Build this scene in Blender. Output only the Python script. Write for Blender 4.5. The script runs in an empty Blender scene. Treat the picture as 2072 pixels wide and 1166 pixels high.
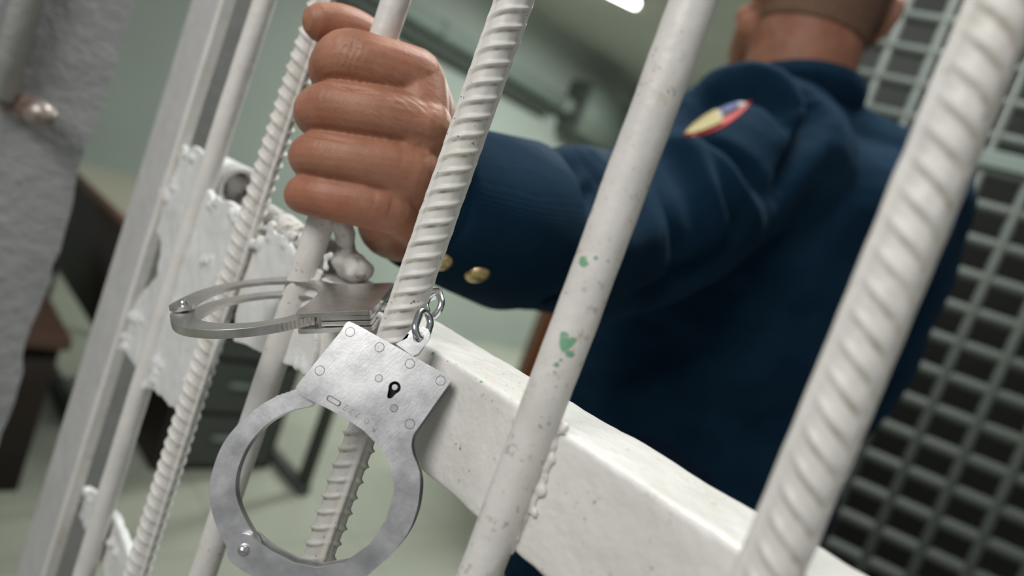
import bpy, bmesh, math, random
import numpy as np
from mathutils import Vector, Matrix, noise
from mathutils.bvhtree import BVHTree
from mathutils.geometry import tessellate_polygon

random.seed(7); np.random.seed(7)
C = bpy.context.scene.collection
PI = math.pi

# ------------------------------------------------------------------ camera
H = 1.14                                   # camera height over the floor
F = 1350.2                                 # focal length in pixels of the 2072 wide frame
YAW, PITCH, ROLL = .7697, -.0925, .3512
CAM = Vector((0, -.1482, H))
fw = Vector((-math.sin(YAW)*math.cos(PITCH), math.cos(YAW)*math.cos(PITCH), math.sin(PITCH)))
_r = Vector((math.cos(YAW), math.sin(YAW), 0)); _u = _r.cross(fw)
rt = math.cos(ROLL)*_r + math.sin(ROLL)*_u
up = -math.sin(ROLL)*_r + math.cos(ROLL)*_u
cd = bpy.data.cameras.new('camera'); cam = bpy.data.objects.new('camera', cd); C.objects.link(cam)
cam.matrix_world = Matrix(((rt.x, up.x, -fw.x, CAM.x), (rt.y, up.y, -fw.y, CAM.y), (rt.z, up.z, -fw.z, CAM.z), (0, 0, 0, 1)))
cd.sensor_width = 36; cd.lens = F/2072*36; cd.clip_start = .01; cd.clip_end = 60
cd.dof.use_dof = True; cd.dof.focus_distance = .236; cd.dof.aperture_fstop = 5.4
bpy.context.scene.camera = cam

# ------------------------------------------------------------------ light and exposure
sc = bpy.context.scene
sc.view_settings.view_transform = 'Standard'; sc.view_settings.look = 'None'
sc.view_settings.exposure = 0; sc.view_settings.gamma = 1; sc.view_settings.use_curve_mapping = False
w = bpy.data.worlds.new('world'); sc.world = w; w.use_nodes = True
bg = w.node_tree.nodes['Background']; bg.inputs[0].default_value = (.95, .97, 1.0, 1); bg.inputs[1].default_value = .22

def area(name, loc, size, size_y, power, color, rot=(0, 0, 0)):
    l = bpy.data.lights.new(name, 'AREA'); l.shape = 'RECTANGLE'; l.size = size; l.size_y = size_y
    l.energy = power; l.color = color
    o = bpy.data.objects.new(name, l); o.location = loc; o.rotation_euler = rot; C.objects.link(o); return o
LW = (1.0, .985, .955)
area('room_lamp_light', (-.55, .72, 2.72), .3, .9, 36, (.96, 1.0, .97))
area('far_lamp_light', (-2.6, 3.4, 2.66), .12, 1.2, 85, (.96, 1.0, .95))
area('end_lamp_light', (-2.2, 6.2, 2.72),   .3, 1.3, 50, (.96, 1.0, .95))
area('front_fill_light', (-.05, -.98, 1.79), .7, .5, 10.3, LW, (math.radians(55), 0, math.radians(6)))  # added unseen soft panel behind the camera, placed for falloff and cuff highlights

# ------------------------------------------------------------------ helpers
def P(px, py, d):                          # point seen at a pixel, d millimetres in front of the camera
    return CAM + (fw + rt*((px-1036)/F) - up*((py-583)/F))*(d/1000)
def ray(px, py):
    return fw + rt*((px-1036)/F) - up*((py-583)/F)
def onX(px, py, X): v = ray(px, py); return CAM + v*((X-CAM.x)/v.x)
def onY(px, py, Y): v = ray(px, py); return CAM + v*((Y-CAM.y)/v.y)
def onZ(px, py, Z): v = ray(px, py); return CAM + v*((Z-CAM.z)/v.z)

def tag(o, label=None, cat=None, group=None, kind=None):
    if label: o['label'] = label
    if cat: o['category'] = cat
    if group: o['group'] = group
    if kind: o['kind'] = kind
    return o
ORG = {}
def thing(name, label, cat, loc, group=None):
    o = bpy.data.objects.new(name, None); o.empty_display_size = .05; C.objects.link(o); o.location = loc
    ORG[o.name] = Vector(loc); return tag(o, label, cat, group)
def origin(o):
    return ORG.get(o.name, Vector((0, 0, 0))) if o else Vector((0, 0, 0))
def link(name, me, mat=None, parent=None, label=None, sharp=None, loc=None):
    """mesh in world coordinates -> one object (its origin is the parent's origin, or loc)"""
    base = origin(parent) if parent else Vector(loc or (0, 0, 0))
    if isinstance(me, bmesh.types.BMesh):
        bmesh.ops.recalc_face_normals(me, faces=me.faces)
        m = bpy.data.meshes.new(name); me.to_mesh(m); me.free(); me = m
    me.transform(Matrix.Translation(-base)); me.name = name
    o = bpy.data.objects.new(name, me); C.objects.link(o)
    if mat: me.materials.clear(); me.materials.append(mat)
    for p in me.polygons: p.use_smooth = True
    if sharp is not None: me.set_sharp_from_angle(angle=math.radians(sharp))
    if parent: o.parent = parent; ORG[o.name] = base
    else: o.location = base; ORG[o.name] = base
    if label: o['label'] = label
    return o
def bevel(o, wdt, seg=2, ang=35):
    m = o.modifiers.new('bevel', 'BEVEL'); m.width = wdt; m.segments = seg; m.limit_method = 'ANGLE'; m.angle_limit = math.radians(ang)
    return o

def add_box(bm, a, b, rz=0, piv=None):
    a, b = Vector(a), Vector(b)
    vs = [bm.verts.new((x, y, z)) for x in (a.x, b.x) for y in (a.y, b.y) for z in (a.z, b.z)]
    for f in ((0, 1, 3, 2), (4, 6, 7, 5), (0, 4, 5, 1), (2, 3, 7, 6), (0, 2, 6, 4), (1, 5, 7, 3)):
        bm.faces.new([vs[i] for i in f])
    if rz:
        bmesh.ops.rotate(bm, verts=vs, cent=piv or (a+b)/2, matrix=Matrix.Rotation(rz, 3, 'Z'))
    return vs
def box_mesh(a, b, rz=0, piv=None):
    bm = bmesh.new(); add_box(bm, a, b, rz, piv); return bm
def frame_of(d):
    d = d.normalized(); a = Vector((0, 0, 1)) if abs(d.z) < .9 else Vector((1, 0, 0))
    x = d.cross(a).normalized(); return x, d.cross(x).normalized()
def add_tube(bm, pts, rad, n=16, cap=True, round_ends=True):
    """tapered tube with rounded ends along pts"""
    pts = [Vector(p) for p in pts]
    if not hasattr(rad, '__len__'): rad = [rad]*len(pts)
    x = None; rings = []
    st = []
    def push(c, r, d):
        nonlocal x
        if x is None: x, _ = frame_of(d)
        x = (x - d*x.dot(d)).normalized(); y = d.cross(x)
        st.append([c + (x*math.cos(2*PI*k/n) + y*math.sin(2*PI*k/n))*r for k in range(n)])
    ds = []
    for i in range(len(pts)):
        a = pts[max(i-1, 0)]; b = pts[min(i+1, len(pts)-1)]; ds.append((b-a).normalized())
    if round_ends:
        for t in (.02, .4, .75): push(pts[0] - ds[0]*rad[0]*math.cos(t*PI/2), rad[0]*math.sin(t*PI/2), ds[0])
    for p, r, d in zip(pts, rad, ds): push(p, r, d)
    if round_ends:
        for t in (.75, .4, .02): push(pts[-1] + ds[-1]*rad[-1]*math.cos(t*PI/2), rad[-1]*math.sin(t*PI/2), ds[-1])
    rings = [[bm.verts.new(p) for p in s] for s in st]
    for r0, r1 in zip(rings[:-1], rings[1:]):
        for k in range(n): bm.faces.new((r0[k], r0[(k+1) % n], r1[(k+1) % n], r1[k]))
    if cap:
        bm.faces.new(rings[0][::-1]); bm.faces.new(rings[-1])
def spline(pts, per=8, closed=False):
    """Catmull-Rom through pts (tuples of any size)"""
    a = np.array(pts, float); n = len(a); out = []
    rng = range(n) if closed else range(n-1)
    for i in rng:
        if closed: p0, p1, p2, p3 = a[(i-1) % n], a[i], a[(i+1) % n], a[(i+2) % n]
        else: p0, p1, p2, p3 = a[max(i-1, 0)], a[i], a[i+1], a[min(i+2, n-1)]
        for k in range(per):
            t = k/per
            out.append(.5*((2*p1)+(-p0+p2)*t+(2*p0-5*p1+4*p2-p3)*t*t+(-p0+3*p1-3*p2+p3)*t**3))
    if not closed: out.append(a[-1])
    return np.array(out)
def add_chain(bm, pts, per=6, n=18):
    """pts = (Vector, radius): smooth tapered limb"""
    s = spline([(*p, r) for p, r in pts], per)
    add_tube(bm, [Vector(q[:3]) for q in s], [float(q[3]) for q in s], n)
def add_ball(bm, c, r, scale=(1, 1, 1), rot=None, sub=3):
    b = bmesh.ops.create_icosphere(bm, subdivisions=sub, radius=1)
    m = Matrix.Translation(c) @ (rot.to_4x4() if rot else Matrix()) @ Matrix.Diagonal((r*scale[0], r*scale[1], r*scale[2], 1))
    bmesh.ops.transform(bm, matrix=m, verts=b['verts'])
def remesh(bm, voxel, smooth=6, fac=.5):
    """union everything in bm into one continuous skin"""
    m = bpy.data.meshes.new('tmp'); bm.to_mesh(m); bm.free()
    o = bpy.data.objects.new('tmp', m); C.objects.link(o)
    r = o.modifiers.new('r', 'REMESH'); r.mode = 'VOXEL'; r.voxel_size = voxel
    if smooth: s = o.modifiers.new('s', 'SMOOTH'); s.factor = fac; s.iterations = smooth
    dg = bpy.context.evaluated_depsgraph_get(); out = bpy.data.meshes.new_from_object(o.evaluated_get(dg))
    bpy.data.objects.remove(o); bpy.data.meshes.remove(m)
    return out
def verts_np(me):
    a = np.empty(len(me.vertices)*3); me.vertices.foreach_get('co', a); return a.reshape(-1, 3)
def normals_np(me):
    a = np.empty(len(me.vertices)*3); me.vertices.foreach_get('normal', a); return a.reshape(-1, 3)
def set_verts(me, a):
    me.vertices.foreach_set('co', np.ascontiguousarray(a, dtype=np.float32).ravel()); me.update()
def fnoise(a, s, seed=0.):
    return np.array([noise.noise(Vector((p[0]*s+seed, p[1]*s-seed, p[2]*s+2*seed))) for p in a])
def crease(me, strokes):
    """press folds into a surface: strokes = (polyline Nx3, height, width)"""
    a = verts_np(me); nn = normals_np(me).copy(); off = np.zeros(len(a))
    for line, amp, wd in strokes:
        line = np.array([tuple(p) for p in line]); line = spline(line, 5)
        sel = np.where(np.all((a > line.min(0)-3*wd) & (a < line.max(0)+3*wd), axis=1))[0]
        if not len(sel): continue
        q = a[sel]; best = np.full(len(sel), 1e9); tt = np.zeros(len(sel)); n = len(line)-1
        for i in range(n):
            p0, p1 = line[i], line[i+1]; d = p1-p0; L = (d@d)+1e-12
            t = np.clip((q-p0)@d/L, 0, 1); dist = ((q-p0-t[:, None]*d)**2).sum(1)
            mk = dist < best; best[mk] = dist[mk]; tt[mk] = (i+t[mk])/n
        fade = np.clip(np.sin(PI*np.clip(tt, .04, .96)), 0, 1)**.5
        off[sel] += amp*fade*np.exp(-best/wd**2)
    set_verts(me, a+nn*off[:, None])

# ------------------------------------------------------------------ materials
class NT:
    def __init__(s, name):
        s.m = bpy.data.materials.new(name); s.m.use_nodes = True; s.t = s.m.node_tree; s.n = s.t.nodes
        s.b = s.n['Principled BSDF']; s.out = s.n['Material Output']
        tc = s.n.new('ShaderNodeTexCoord'); s.co = tc.outputs['Object']
    def link(s, a, b): s.t.links.new(a, b)
    def noise(s, scale, detail=4, rough=.55, co=None, dist=0):
        n = s.n.new('ShaderNodeTexNoise'); n.inputs['Scale'].default_value = scale; n.inputs['Detail'].default_value = detail
        n.inputs['Roughness'].default_value = rough; n.inputs['Distortion'].default_value = dist
        s.link(co or s.co, n.inputs['Vector']); return n.outputs['Fac']
    def ramp(s, fac, a, b, ca=(0, 0, 0), cb=(1, 1, 1)):
        r = s.n.new('ShaderNodeValToRGB'); e = r.color_ramp.elements
        e[0].position, e[1].position = a, b; e[0].color = (*ca, 1); e[1].color = (*cb, 1)
        s.link(fac, r.inputs[0]); return r.outputs[0]
    def mix(s, fac, a, b):
        n = s.n.new('ShaderNodeMix'); n.data_type = 'RGBA'
        if isinstance(fac, (int, float)): n.inputs[0].default_value = fac
        else: s.link(fac, n.inputs[0])
        for v, i in ((a, 6), (b, 7)):
            if isinstance(v, tuple): n.inputs[i].default_value = (*v, 1)
            else: s.link(v, n.inputs[i])
        return n.outputs[2]
    def math(s, op, a, b=0.):
        n = s.n.new('ShaderNodeMath'); n.operation = op
        for v, i in ((a, 0), (b, 1)):
            if isinstance(v, (int, float)): n.inputs[i].default_value = v
            else: s.link(v, n.inputs[i])
        return n.outputs[0]
    def vmath(s, op, a, b):
        n = s.n.new('ShaderNodeVectorMath'); n.operation = op
        for v, i in ((a, 0), (b, 1)):
            if isinstance(v, tuple): n.inputs[i].default_value = v
            else: s.link(v, n.inputs[i])
        return n
    def mapping(s, scale=(1, 1, 1), rot=(0, 0, 0)):
        m = s.n.new('ShaderNodeMapping'); m.inputs['Scale'].default_value = scale; m.inputs['Rotation'].default_value = rot
        s.link(s.co, m.inputs['Vector']); return m.outputs[0]
    def attr(s, name):
        a = s.n.new('ShaderNodeAttribute'); a.attribute_name = name; return a.outputs['Fac']
    def bump(s, h, strength, dist, prev=None):
        b = s.n.new('ShaderNodeBump'); b.inputs['Strength'].default_value = strength; b.inputs['Distance'].default_value = dist
        s.link(h, b.inputs['Height'])
        if prev: s.link(prev, b.inputs['Normal'])
        return b.outputs[0]
    def done(s, color=None, rough=.5, metal=0., normal=None, spec=None):
        if color is not None:
            if isinstance(color, tuple): s.b.inputs['Base Color'].default_value = (*color, 1)
            else: s.link(color, s.b.inputs['Base Color'])
        if isinstance(rough, (int, float)): s.b.inputs['Roughness'].default_value = rough
        else: s.link(rough, s.b.inputs['Roughness'])
        s.b.inputs['Metallic'].default_value = metal
        if spec is not None: s.b.inputs['Specular IOR Level'].default_value = spec
        if normal: s.link(normal, s.b.inputs['Normal'])
        return s.m

def paint(name, base, chips=(), dirt=False, speck=True, rough=.42, lump=1.0, wear=.0):
    """brushed-on enamel: lumps, specks, rusty pits; chips = (centre, radius) where the old green coat shows"""
    s = NT(name)
    big = s.noise(35, 3); fine = s.noise(420, 4); mid = s.noise(130, 3)
    col = s.mix(s.ramp(big, .35, .7), tuple(c*.93 for c in base), tuple(min(1, c*1.03) for c in base))
    col = s.mix(s.math('MULTIPLY', s.ramp(s.noise(60, 5, .6), .52, .72), .35), col, (base[0]*.86, base[1]*.78, base[2]*.66))
    if dirt:
        col = s.mix(s.math('MULTIPLY', s.attr('dirt'), .75), col, (.25, .18, .10))
    if speck:
        sp = s.ramp(s.noise(520, 3, .6), .655, .69); gate = s.ramp(s.noise(60, 2), .46, .6)
        sp = s.math('MULTIPLY', sp, gate)
        col = s.mix(s.math('MULTIPLY', sp, .85), col, (.09, .075, .06))
    if wear:
        pt = s.math('MULTIPLY', s.ramp(s.noise(190, 4, .65), .60, .64), s.ramp(s.noise(38, 2), .47, .58))
        col = s.mix(s.math('MULTIPLY', pt, .7*wear), col, (.50, .44, .36))
        col = s.mix(s.math('MULTIPLY', s.math('MULTIPLY', s.ramp(s.noise(330, 3, .6), .63, .67), s.ramp(s.noise(45, 2), .44, .55)), .5*wear), col, (.26, .23, .20))
    for k, (c, r) in enumerate(chips):
        d = s.vmath('DISTANCE', s.co, tuple(c)).outputs['Value']
        d = s.math('ADD', s.math('DIVIDE', d, r), s.math('MULTIPLY', s.math('SUBTRACT', s.noise(330, 3, .6), .5), 2.6))
        rim = s.ramp(d, .95, 1.08, (1, 1, 1), (0, 0, 0)); core = s.ramp(d, .80, .86, (1, 1, 1), (0, 0, 0))
        col = s.mix(rim, col, (.5, .47, .38)); col = s.mix(core, col, (.19, .42, .27))
    h = s.math('ADD', s.math('MULTIPLY', mid, .8), s.math('MULTIPLY', fine, .25))
    n = s.bump(s.noise(75, 3, .6), min(1, .45*lump), .0018, s.bump(h, min(1, .32*lump), .0008))
    return s.done(col, rough, 0, n, .45)

WHITE = (.735, .715, .68)
M_ = {}
M_['white'] = paint('white_enamel', WHITE)
M_['rebar'] = paint('white_enamel_ribbed', (.755, .735, .695), dirt=True, lump=.55)
M_['plate'] = paint('white_enamel_thick', (.72, .72, .71), lump=1.1)
M_['stile'] = paint('grey_white_enamel', (.54, .535, .525), lump=1.5)
M_['post'] = paint('grey_enamel', (.37, .375, .38), lump=3.0)
M_['stop'] = paint('dull_grey_enamel', (.24, .24, .22), speck=False)
s = NT('rusty_steel'); M_['rust'] = s.done(s.mix(s.ramp(s.noise(150, 4), .5, .7), (.62, .60, .57), (.13, .09, .065)), .6, .1, s.bump(s.noise(260, 4), .6, .0012))
s = NT('worn_stub'); M_['stub'] = s.done(s.mix(s.ramp(s.noise(45, 3), .42, .62), (.20, .14, .115), (.50, .46, .42)), .28, .35, s.bump(s.noise(120, 3), .4, .002))
s = NT('dark_hole'); M_['dark'] = s.done((.012, .012, .012), .8)

def steel(name, base, r0, r1, scr=.12):
    s = NT(name)
    blot = s.noise(90, 4, .6); fine = s.noise(900, 2)
    streak = s.noise(1, 3, .6, s.mapping((2600, 120, 400), (.4, .3, .8)))
    col = s.mix(s.ramp(blot, .35, .68), tuple(c*.80 for c in base), base)
    col = s.mix(s.math('MULTIPLY', s.ramp(s.noise(220, 4, .7), .58, .7), .3), col, tuple(c*.6 for c in base))
    n = s.n.new('ShaderNodeMapRange'); s.link(blot, n.inputs[0]); n.inputs[3].default_value = r0; n.inputs[4].default_value = r1
    return s.done(col, n.outputs[0], 1.0, s.bump(streak, scr, .0002, s.bump(fine, scr*.7, .0002)))
M_['steel'] = steel('brushed_steel', (.69, .69, .70), .22, .46, .10)
M_['steel_warm'] = steel('worn_steel', (.86, .84, .81), .24, .42, .10)
M_['chain'] = steel('chain_steel', (.72, .74, .76), .14, .26, .06)
M_['lug'] = steel('bright_steel', (.76, .77, .78), .2, .34, .05)
s = NT('engraved_line'); M_['engrave'] = s.done((.30, .27, .22), .6, .4)

# skin
s = NT('skin')
fold = s.noise(1, 3, .6, s.mapping((160, 160, 900), (.35, .2, .3)))
blot = s.noise(55, 4, .6)
col = s.mix(s.ramp(blot, .34, .68), (.32, .137, .082), (.45, .215, .138))
col = s.mix(s.math('MULTIPLY', s.ramp(s.noise(28, 2), .5, .7), .5), col, (.38, .13, .078))
col = s.mix(s.math('MULTIPLY', s.ramp(s.noise(1300, 2), .6, .72), .18), col, (.30, .11, .06))
vor = s.n.new('ShaderNodeTexVoronoi'); vor.inputs['Scale'].default_value = 900; s.link(s.mapping((1, 1, 1.9)), vor.inputs['Vector'])
nb = s.bump(fold, .22, .0006, s.bump(vor.outputs['Distance'], .18, .0004))
nb = s.bump(s.attr('wrinkle'), .2, .0004, nb)
M_['skin'] = s.done(col, .5, 0, nb, .4)
s.b.inputs['Subsurface Weight'].default_value = .12; s.b.inputs['Subsurface Radius'].default_value = (.006, .0022, .0012); s.b.inputs['Subsurface Scale'].default_value = .5
s = NT('nail'); M_['nail'] = s.done((.55, .30, .22), .3)
s = NT('eye_white'); M_['eye'] = s.done((.8, .78, .74), .2)
s = NT('iris'); M_['iris'] = s.done((.06, .035, .02), .2)
s = NT('cropped_hair'); M_['hair'] = s.done(s.mix(s.ramp(s.noise(260, 3), .35, .65), (.145, .078, .047), (.215, .118, .072)), .75, 0, s.bump(s.noise(700, 2), .6, .002))
# cloth
def cloth(name, a, b):
    s = NT(name)
    weave = s.n.new('ShaderNodeTexWave'); weave.inputs['Scale'].default_value = 380; s.link(s.mapping((1, 1, 1), (.5, .6, .4)), weave.inputs['Vector'])
    c = s.mix(s.ramp(s.noise(18, 3), .35, .65), a, b)
    m = s.done(c, .8, 0, s.bump(weave.outputs['Fac'], .12, .0006, s.bump(s.noise(30, 3), .25, .006)), .04)
    s.b.inputs['Sheen Weight'].default_value = .04; s.b.inputs['Sheen Roughness'].default_value = .5; s.b.inputs['Sheen Tint'].default_value = (.35, .55, .8, 1)
    return m
M_['navy'] = cloth('navy_cloth', (.0052, .0195, .040), (.0078, .0275, .054))
M_['navy_seam'] = cloth('navy_seam', (.006, .015, .034), (.009, .021, .045))
M_['trousers'] = cloth('navy_trousers', (.009, .016, .034), (.012, .02, .04))
s = NT('black_leather'); M_['shoe'] = s.done((.012, .012, .013), .35)
s = NT('brass'); M_['brass'] = s.done(s.mix(s.ramp(s.noise(500, 3), .4, .6), (.75, .52, .25), (.86, .66, .38)), .3, 1.0, s.bump(s.noise(700, 3), .5, .0006))
for k, c in dict(red=(.50, .03, .028), yellow=(.40, .32, .13), blue=(.045, .06, .22), pale=(.33, .33, .32)).items():
    s = NT('thread_'+k); M_['t_'+k] = s.done(c, .7, 0, s.bump(s.noise(900, 2), .4, .0005))
# room
def plain(name, a, b=None, scale=2.5, rough=.6, bumps=.15, bs=60):
    s = NT(name); b = b or tuple(c*.88 for c in a)
    return s.done(s.mix(s.ramp(s.noise(scale, 4), .3, .7), b, a), rough, 0, s.bump(s.noise(bs, 4), bumps, .004))
M_['wall'] = plain('green_wall_paint', (.345, .395, .355), (.315, .36, .325))
M_['ceiling'] = plain('ceiling_paint', (.50, .52, .48), rough=.8)
M_['beam'] = plain('dull_green_beam', (.16, .20, .17))
s = NT('floor_tiles')
br = s.n.new('ShaderNodeTexBrick'); br.offset = 0; br.inputs['Scale'].default_value = 1; br.inputs['Brick Width'].default_value = .4; br.inputs['Row Height'].default_value = .4
br.inputs['Mortar Size'].default_value = .004; br.inputs['Color1'].default_value = (.40, .415, .34, 1); br.inputs['Color2'].default_value = (.375, .39, .32, 1); br.inputs['Mortar'].default_value = (.28, .30, .23, 1)
s.link(s.co, br.inputs['Vector']); M_['floor'] = s.done(s.mix(s.math('MULTIPLY', s.ramp(s.noise(3, 4), .4, .7), .4), br.outputs['Color'], (.31, .325, .265)), .4)
M_['pipe'] = plain('grey_green_pipe', (.22, .27, .24)); M_['dark_green'] = plain('dark_grey_green', (.075, .09, .08))
M_['mesh'] = plain('mesh_paint', (.10, .112, .10)); M_['void'] = plain('dark_void', (.018, .019, .016))
M_['top'] = plain('beige_laminate', (.42, .40, .31), rough=.45); M_['edge'] = plain('brown_edge', (.18, .10, .07))
M_['dwood'] = plain('dark_wood', (.035, .024, .018), (.02, .014, .01)); M_['bwood'] = plain('brown_wood', (.09, .045, .03))
M_['orange'] = plain('orange_wood', (.22, .06, .014), (.17, .045, .01)); M_['leg'] = plain('grey_steel_leg', (.06, .068, .06))
M_['cabin'] = plain('grey_cabinet', (.16, .18, .165))
s = NT('lamp_glow'); s.b.inputs['Emission Color'].default_value = (1, 1, .95, 1); s.b.inputs['Emission Strength'].default_value = 9; M_['glow'] = s.done((.9, .9, .9))

# ------------------------------------------------------------------ the setting
def struct(name, bm, mat):
    o = link(name, bm, mat, sharp=30); o['kind'] = 'structure'; return o
struct('floor', box_mesh((-6, -3, -.1), (3, 9, 0)), M_['floor'])
struct('ceiling', box_mesh((-6, .3, 2.8), (3, 9, 2.9)), M_['ceiling'])
XW = -4.3
struct('wall_left', box_mesh((XW-.15, -1.2, 0), (XW, 8, 2.8)), M_['wall'])
struct('wall_back', box_mesh((XW-.15, 7.9, 0), (3, 8.05, 2.8)), M_['wall'])
MD = Vector((-math.cos(math.radians(19.5)), -math.sin(math.radians(19.5)), 0)); MN = Vector((MD.y, -MD.x, 0))   # run of the wire partition
if MN.y < 0: MN = -MN
MO = P(1900, 600, 1450); MO = Vector((MO.x, MO.y, 0))
def wallbox(o, d, n, l0, l1, t0, t1, z0, z1):
    bm = bmesh.new(); vs = [bm.verts.new(o+d*a+n*b+Vector((0, 0, c))) for a in (l0, l1) for b in (t0, t1) for c in (z0, z1)]
    for f in ((0, 1, 3, 2), (4, 6, 7, 5), (0, 4, 5, 1), (2, 3, 7, 6), (0, 2, 6, 4), (1, 5, 7, 3)): bm.faces.new([vs[i] for i in f])
    return bm
struct('dark_void_panel', wallbox(MO, MD, MN, -1.4, .66, .75, .85, 0, 2.8), M_['void'])  # near-black panel, its colour stands for the unlit space behind the mesh
struct('trim_1', box_mesh((XW, 5.0, 2.42), (.8, 5.25, 2.8)), M_['beam'])

# ------------------------------------------------------------------ things in the room behind
part = thing('wire_partition', 'grey wire mesh partition on a frame behind the person', 'partition', MO)
bm = bmesh.new()
for i in range(-10, 7):
    q = MO+MD*(.088*i+.02); add_tube(bm, [q+Vector((0, 0, .1)), q+Vector((0, 0, 2.2))], .0105, 8, round_ends=False)
for j in range(29):
    z = .12+.0735*j; add_tube(bm, [MO+MD*-.9+MN*.014+Vector((0, 0, z)), MO+MD*.56+MN*.0+Vector((0, 0, z))], .0145, 8, round_ends=False)
link('wire_mesh', bm, M_['mesh'], part)
zr = .0
def hitplane(px, py, o, n):
    v = ray(px, py); return CAM+v*((o-CAM).dot(n)/v.dot(n))
zr = hitplane(2010, 326, MO, MN).z
for nm, (l0, l1, z0, z1) in dict(frame_rail=(-.9, .55, zr-.018, zr+.018), base_rail=(-.9, .58, .0, .1), head_rail=(-.9, .58, 2.2, 2.27), end_post=(.54, .59, 0, 2.27)).items():
    bevel(link(nm, wallbox(MO, MD, MN, l0, l1, -.016, .03, z0, z1), M_['pipe'], part, sharp=40), .003)

pp = thing('wall_pipe', 'broad grey green pipe running along the left wall under the ceiling', 'pipe', (XW+.12, 4, 2.3))
q1, q2 = onX(880, 45, XW+.12), onX(1010, 140, XW+.12); zp = (q1.z+q2.z)/2
bm = bmesh.new(); add_tube(bm, [(XW+.12, -.9, zp), (XW+.12, 4.3, zp)], .062, 24, round_ends=False); link('pipe_run', bm, M_['pipe'], pp)
for y in (1.2, 2.6, 4.0):
    bm = bmesh.new(); add_tube(bm, [(XW+.12, y-.04, zp), (XW+.12, y+.04, zp)], .07, 24, round_ends=False); link('pipe_collar', bm, M_['pipe'], pp)
    link('bracket', box_mesh((XW+.002, y-.015, zp-.02), (XW+.08, y+.015, zp+.02)), M_['dark_green'], pp)
pp2 = thing('pipe_shadow_bar', 'dark narrow bar standing for the shadow beneath the wall pipe', 'shadow bar', (XW+.1, 4, 2.1))  # shadow line under the pipe, built as a dark-coloured bar
bm = bmesh.new(); add_tube(bm, [(XW+.09, -.9, zp-.115), (XW+.09, 3.9, zp-.115)], .034, 16, round_ends=False); link('shadow_bar_run', bm, M_['dark_green'], pp2)
for y in (1.6, 3.2): link('shadow_bar_strap', box_mesh((XW+.002, y-.01, zp-.155), (XW+.13, y+.01, zp-.075)), M_['dark_green'], pp2)

# ceiling lamp: one glowing tube in a tray
e0 = CAM+ray(1286, 8)*((2.66-H)/ray(1286, 8).z); e1 = e0+(Vector((-.5, -.86, 0)))*1.2
lt = thing('tube_lamp', 'glowing white tube lamp under the ceiling', 'lamp', e0)
bm = bmesh.new(); add_tube(bm, [e0, e1], .028, 16); link('tube', bm, M_['glow'], lt)
dv = (e1-e0).normalized(); sv = Vector((-dv.y, dv.x, 0))
link('tray', wallbox(e0, dv, sv, -.05, 1.25, -.06, .06, .05, .14), M_['ceiling'], lt)
for l in (-.02, 1.2): link('lamp_holder', wallbox(e0, dv, sv, l-.015, l+.015, -.02, .02, -.02, .05), M_['ceiling'], lt)

# desk with a beige top on steel legs, dark panel below
dk = thing('desk', 'desk with beige top, brown edging and grey steel sled legs', 'desk', (-2.5, .8, 0))
bevel(link('desk_top', box_mesh((-3.3, .47, .728), (-1.87, 1.16, .752)), M_['top'], dk, sharp=40), .003)
link('edge_band', box_mesh((-3.3, .458, .722), (-1.862, .47, .754)), M_['edge'], dk)
link('modesty_panel', box_mesh((-3.25, .50, .36), (-1.95, .515, .728)), M_['dwood'], dk)
for x in (-1.885, -3.2):
    for y in (.53, 1.148):
        link('leg', box_mesh((x-.018, y-.018, .03), (x+.018, y+.018, .728)), M_['leg'], dk)
for y in (.53, 1.148): link('sled_rail', box_mesh((-3.2, y-.02, 0), (-1.86, y+.02, .035)), M_['leg'], dk)
bn = thing('bench', 'low dark brown wooden bench beside the desk', 'bench', (-2.4, .0, 0))
bevel(link('seat', box_mesh((-3.0, -.35, .42), (-1.93, .352, .452)), M_['bwood'], bn, sharp=40), .004)
link('side_panel', box_mesh((-1.985, -.33, 0), (-1.955, .335, .42)), M_['dwood'], bn)
link('side_panel', box_mesh((-2.98, -.33, 0), (-2.95, .335, .42)), M_['dwood'], bn)
link('back_panel', box_mesh((-2.95, .30, .03), (-1.985, .33, .42)), M_['dwood'], bn)
ck = thing('filing_cabinet', 'dark cabinet standing under the desk top', 'cabinet', (-2.4, .9, 0))
bevel(link('carcass', box_mesh((-2.75, .70, 0), (-2.05, 1.10, .60)), M_['dwood'], ck, sharp=40), .004)
for k in range(3):
    d_ = bevel(link('drawer', box_mesh((-2.05, .72, .03+.19*k), (-2.034, 1.08, .20+.19*k)), M_['leg'], ck, sharp=40), .003)
    link('handle', box_mesh((-2.034, .85, .12+.19*k), (-2.022, .95, .135+.19*k)), M_['pipe'], d_)
cp = P(1072, 720, 3000); co_ = Vector((cp.x, cp.y, 0)); hx = Vector((rt.x, rt.y, 0)).normalized(); hy = Vector((-hx.y, hx.x, 0))
cb = thing('wooden_cupboard', 'orange brown wooden cupboard half hidden behind the outstretched sleeve', 'cupboard', co_)
bevel(link('carcass', wallbox(co_, hx, hy, 0, .8, 0, .4, .06, 1.02), M_['orange'], cb, sharp=40), .004)
link('plinth', wallbox(co_, hx, hy, .02, .78, .03, .38, 0, .06), M_['dwood'], cb)
link('top_board', wallbox(co_, hx, hy, -.015, .815, -.015, .4, 1.02, 1.045), M_['orange'], cb)
for k in (0, 1):
    d_ = bevel(link('door', wallbox(co_, hx, hy, .015+.39*k, .395+.39*k, -.018, 0, .09, 1.0), M_['orange'], cb, sharp=40), .004)
    kb = bmesh.new(); kp = co_+hx*(.36+.07*k)+hy*-.03+Vector((0, 0, .6)); add_ball(kb, kp, .014); link('knob', kb, M_['brass'], d_)
wc = thing('hanging_cabinet', 'dark square cabinet high up at the far end of the room', 'cabinet', (-4.1, 6.0, 1.6))
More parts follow.
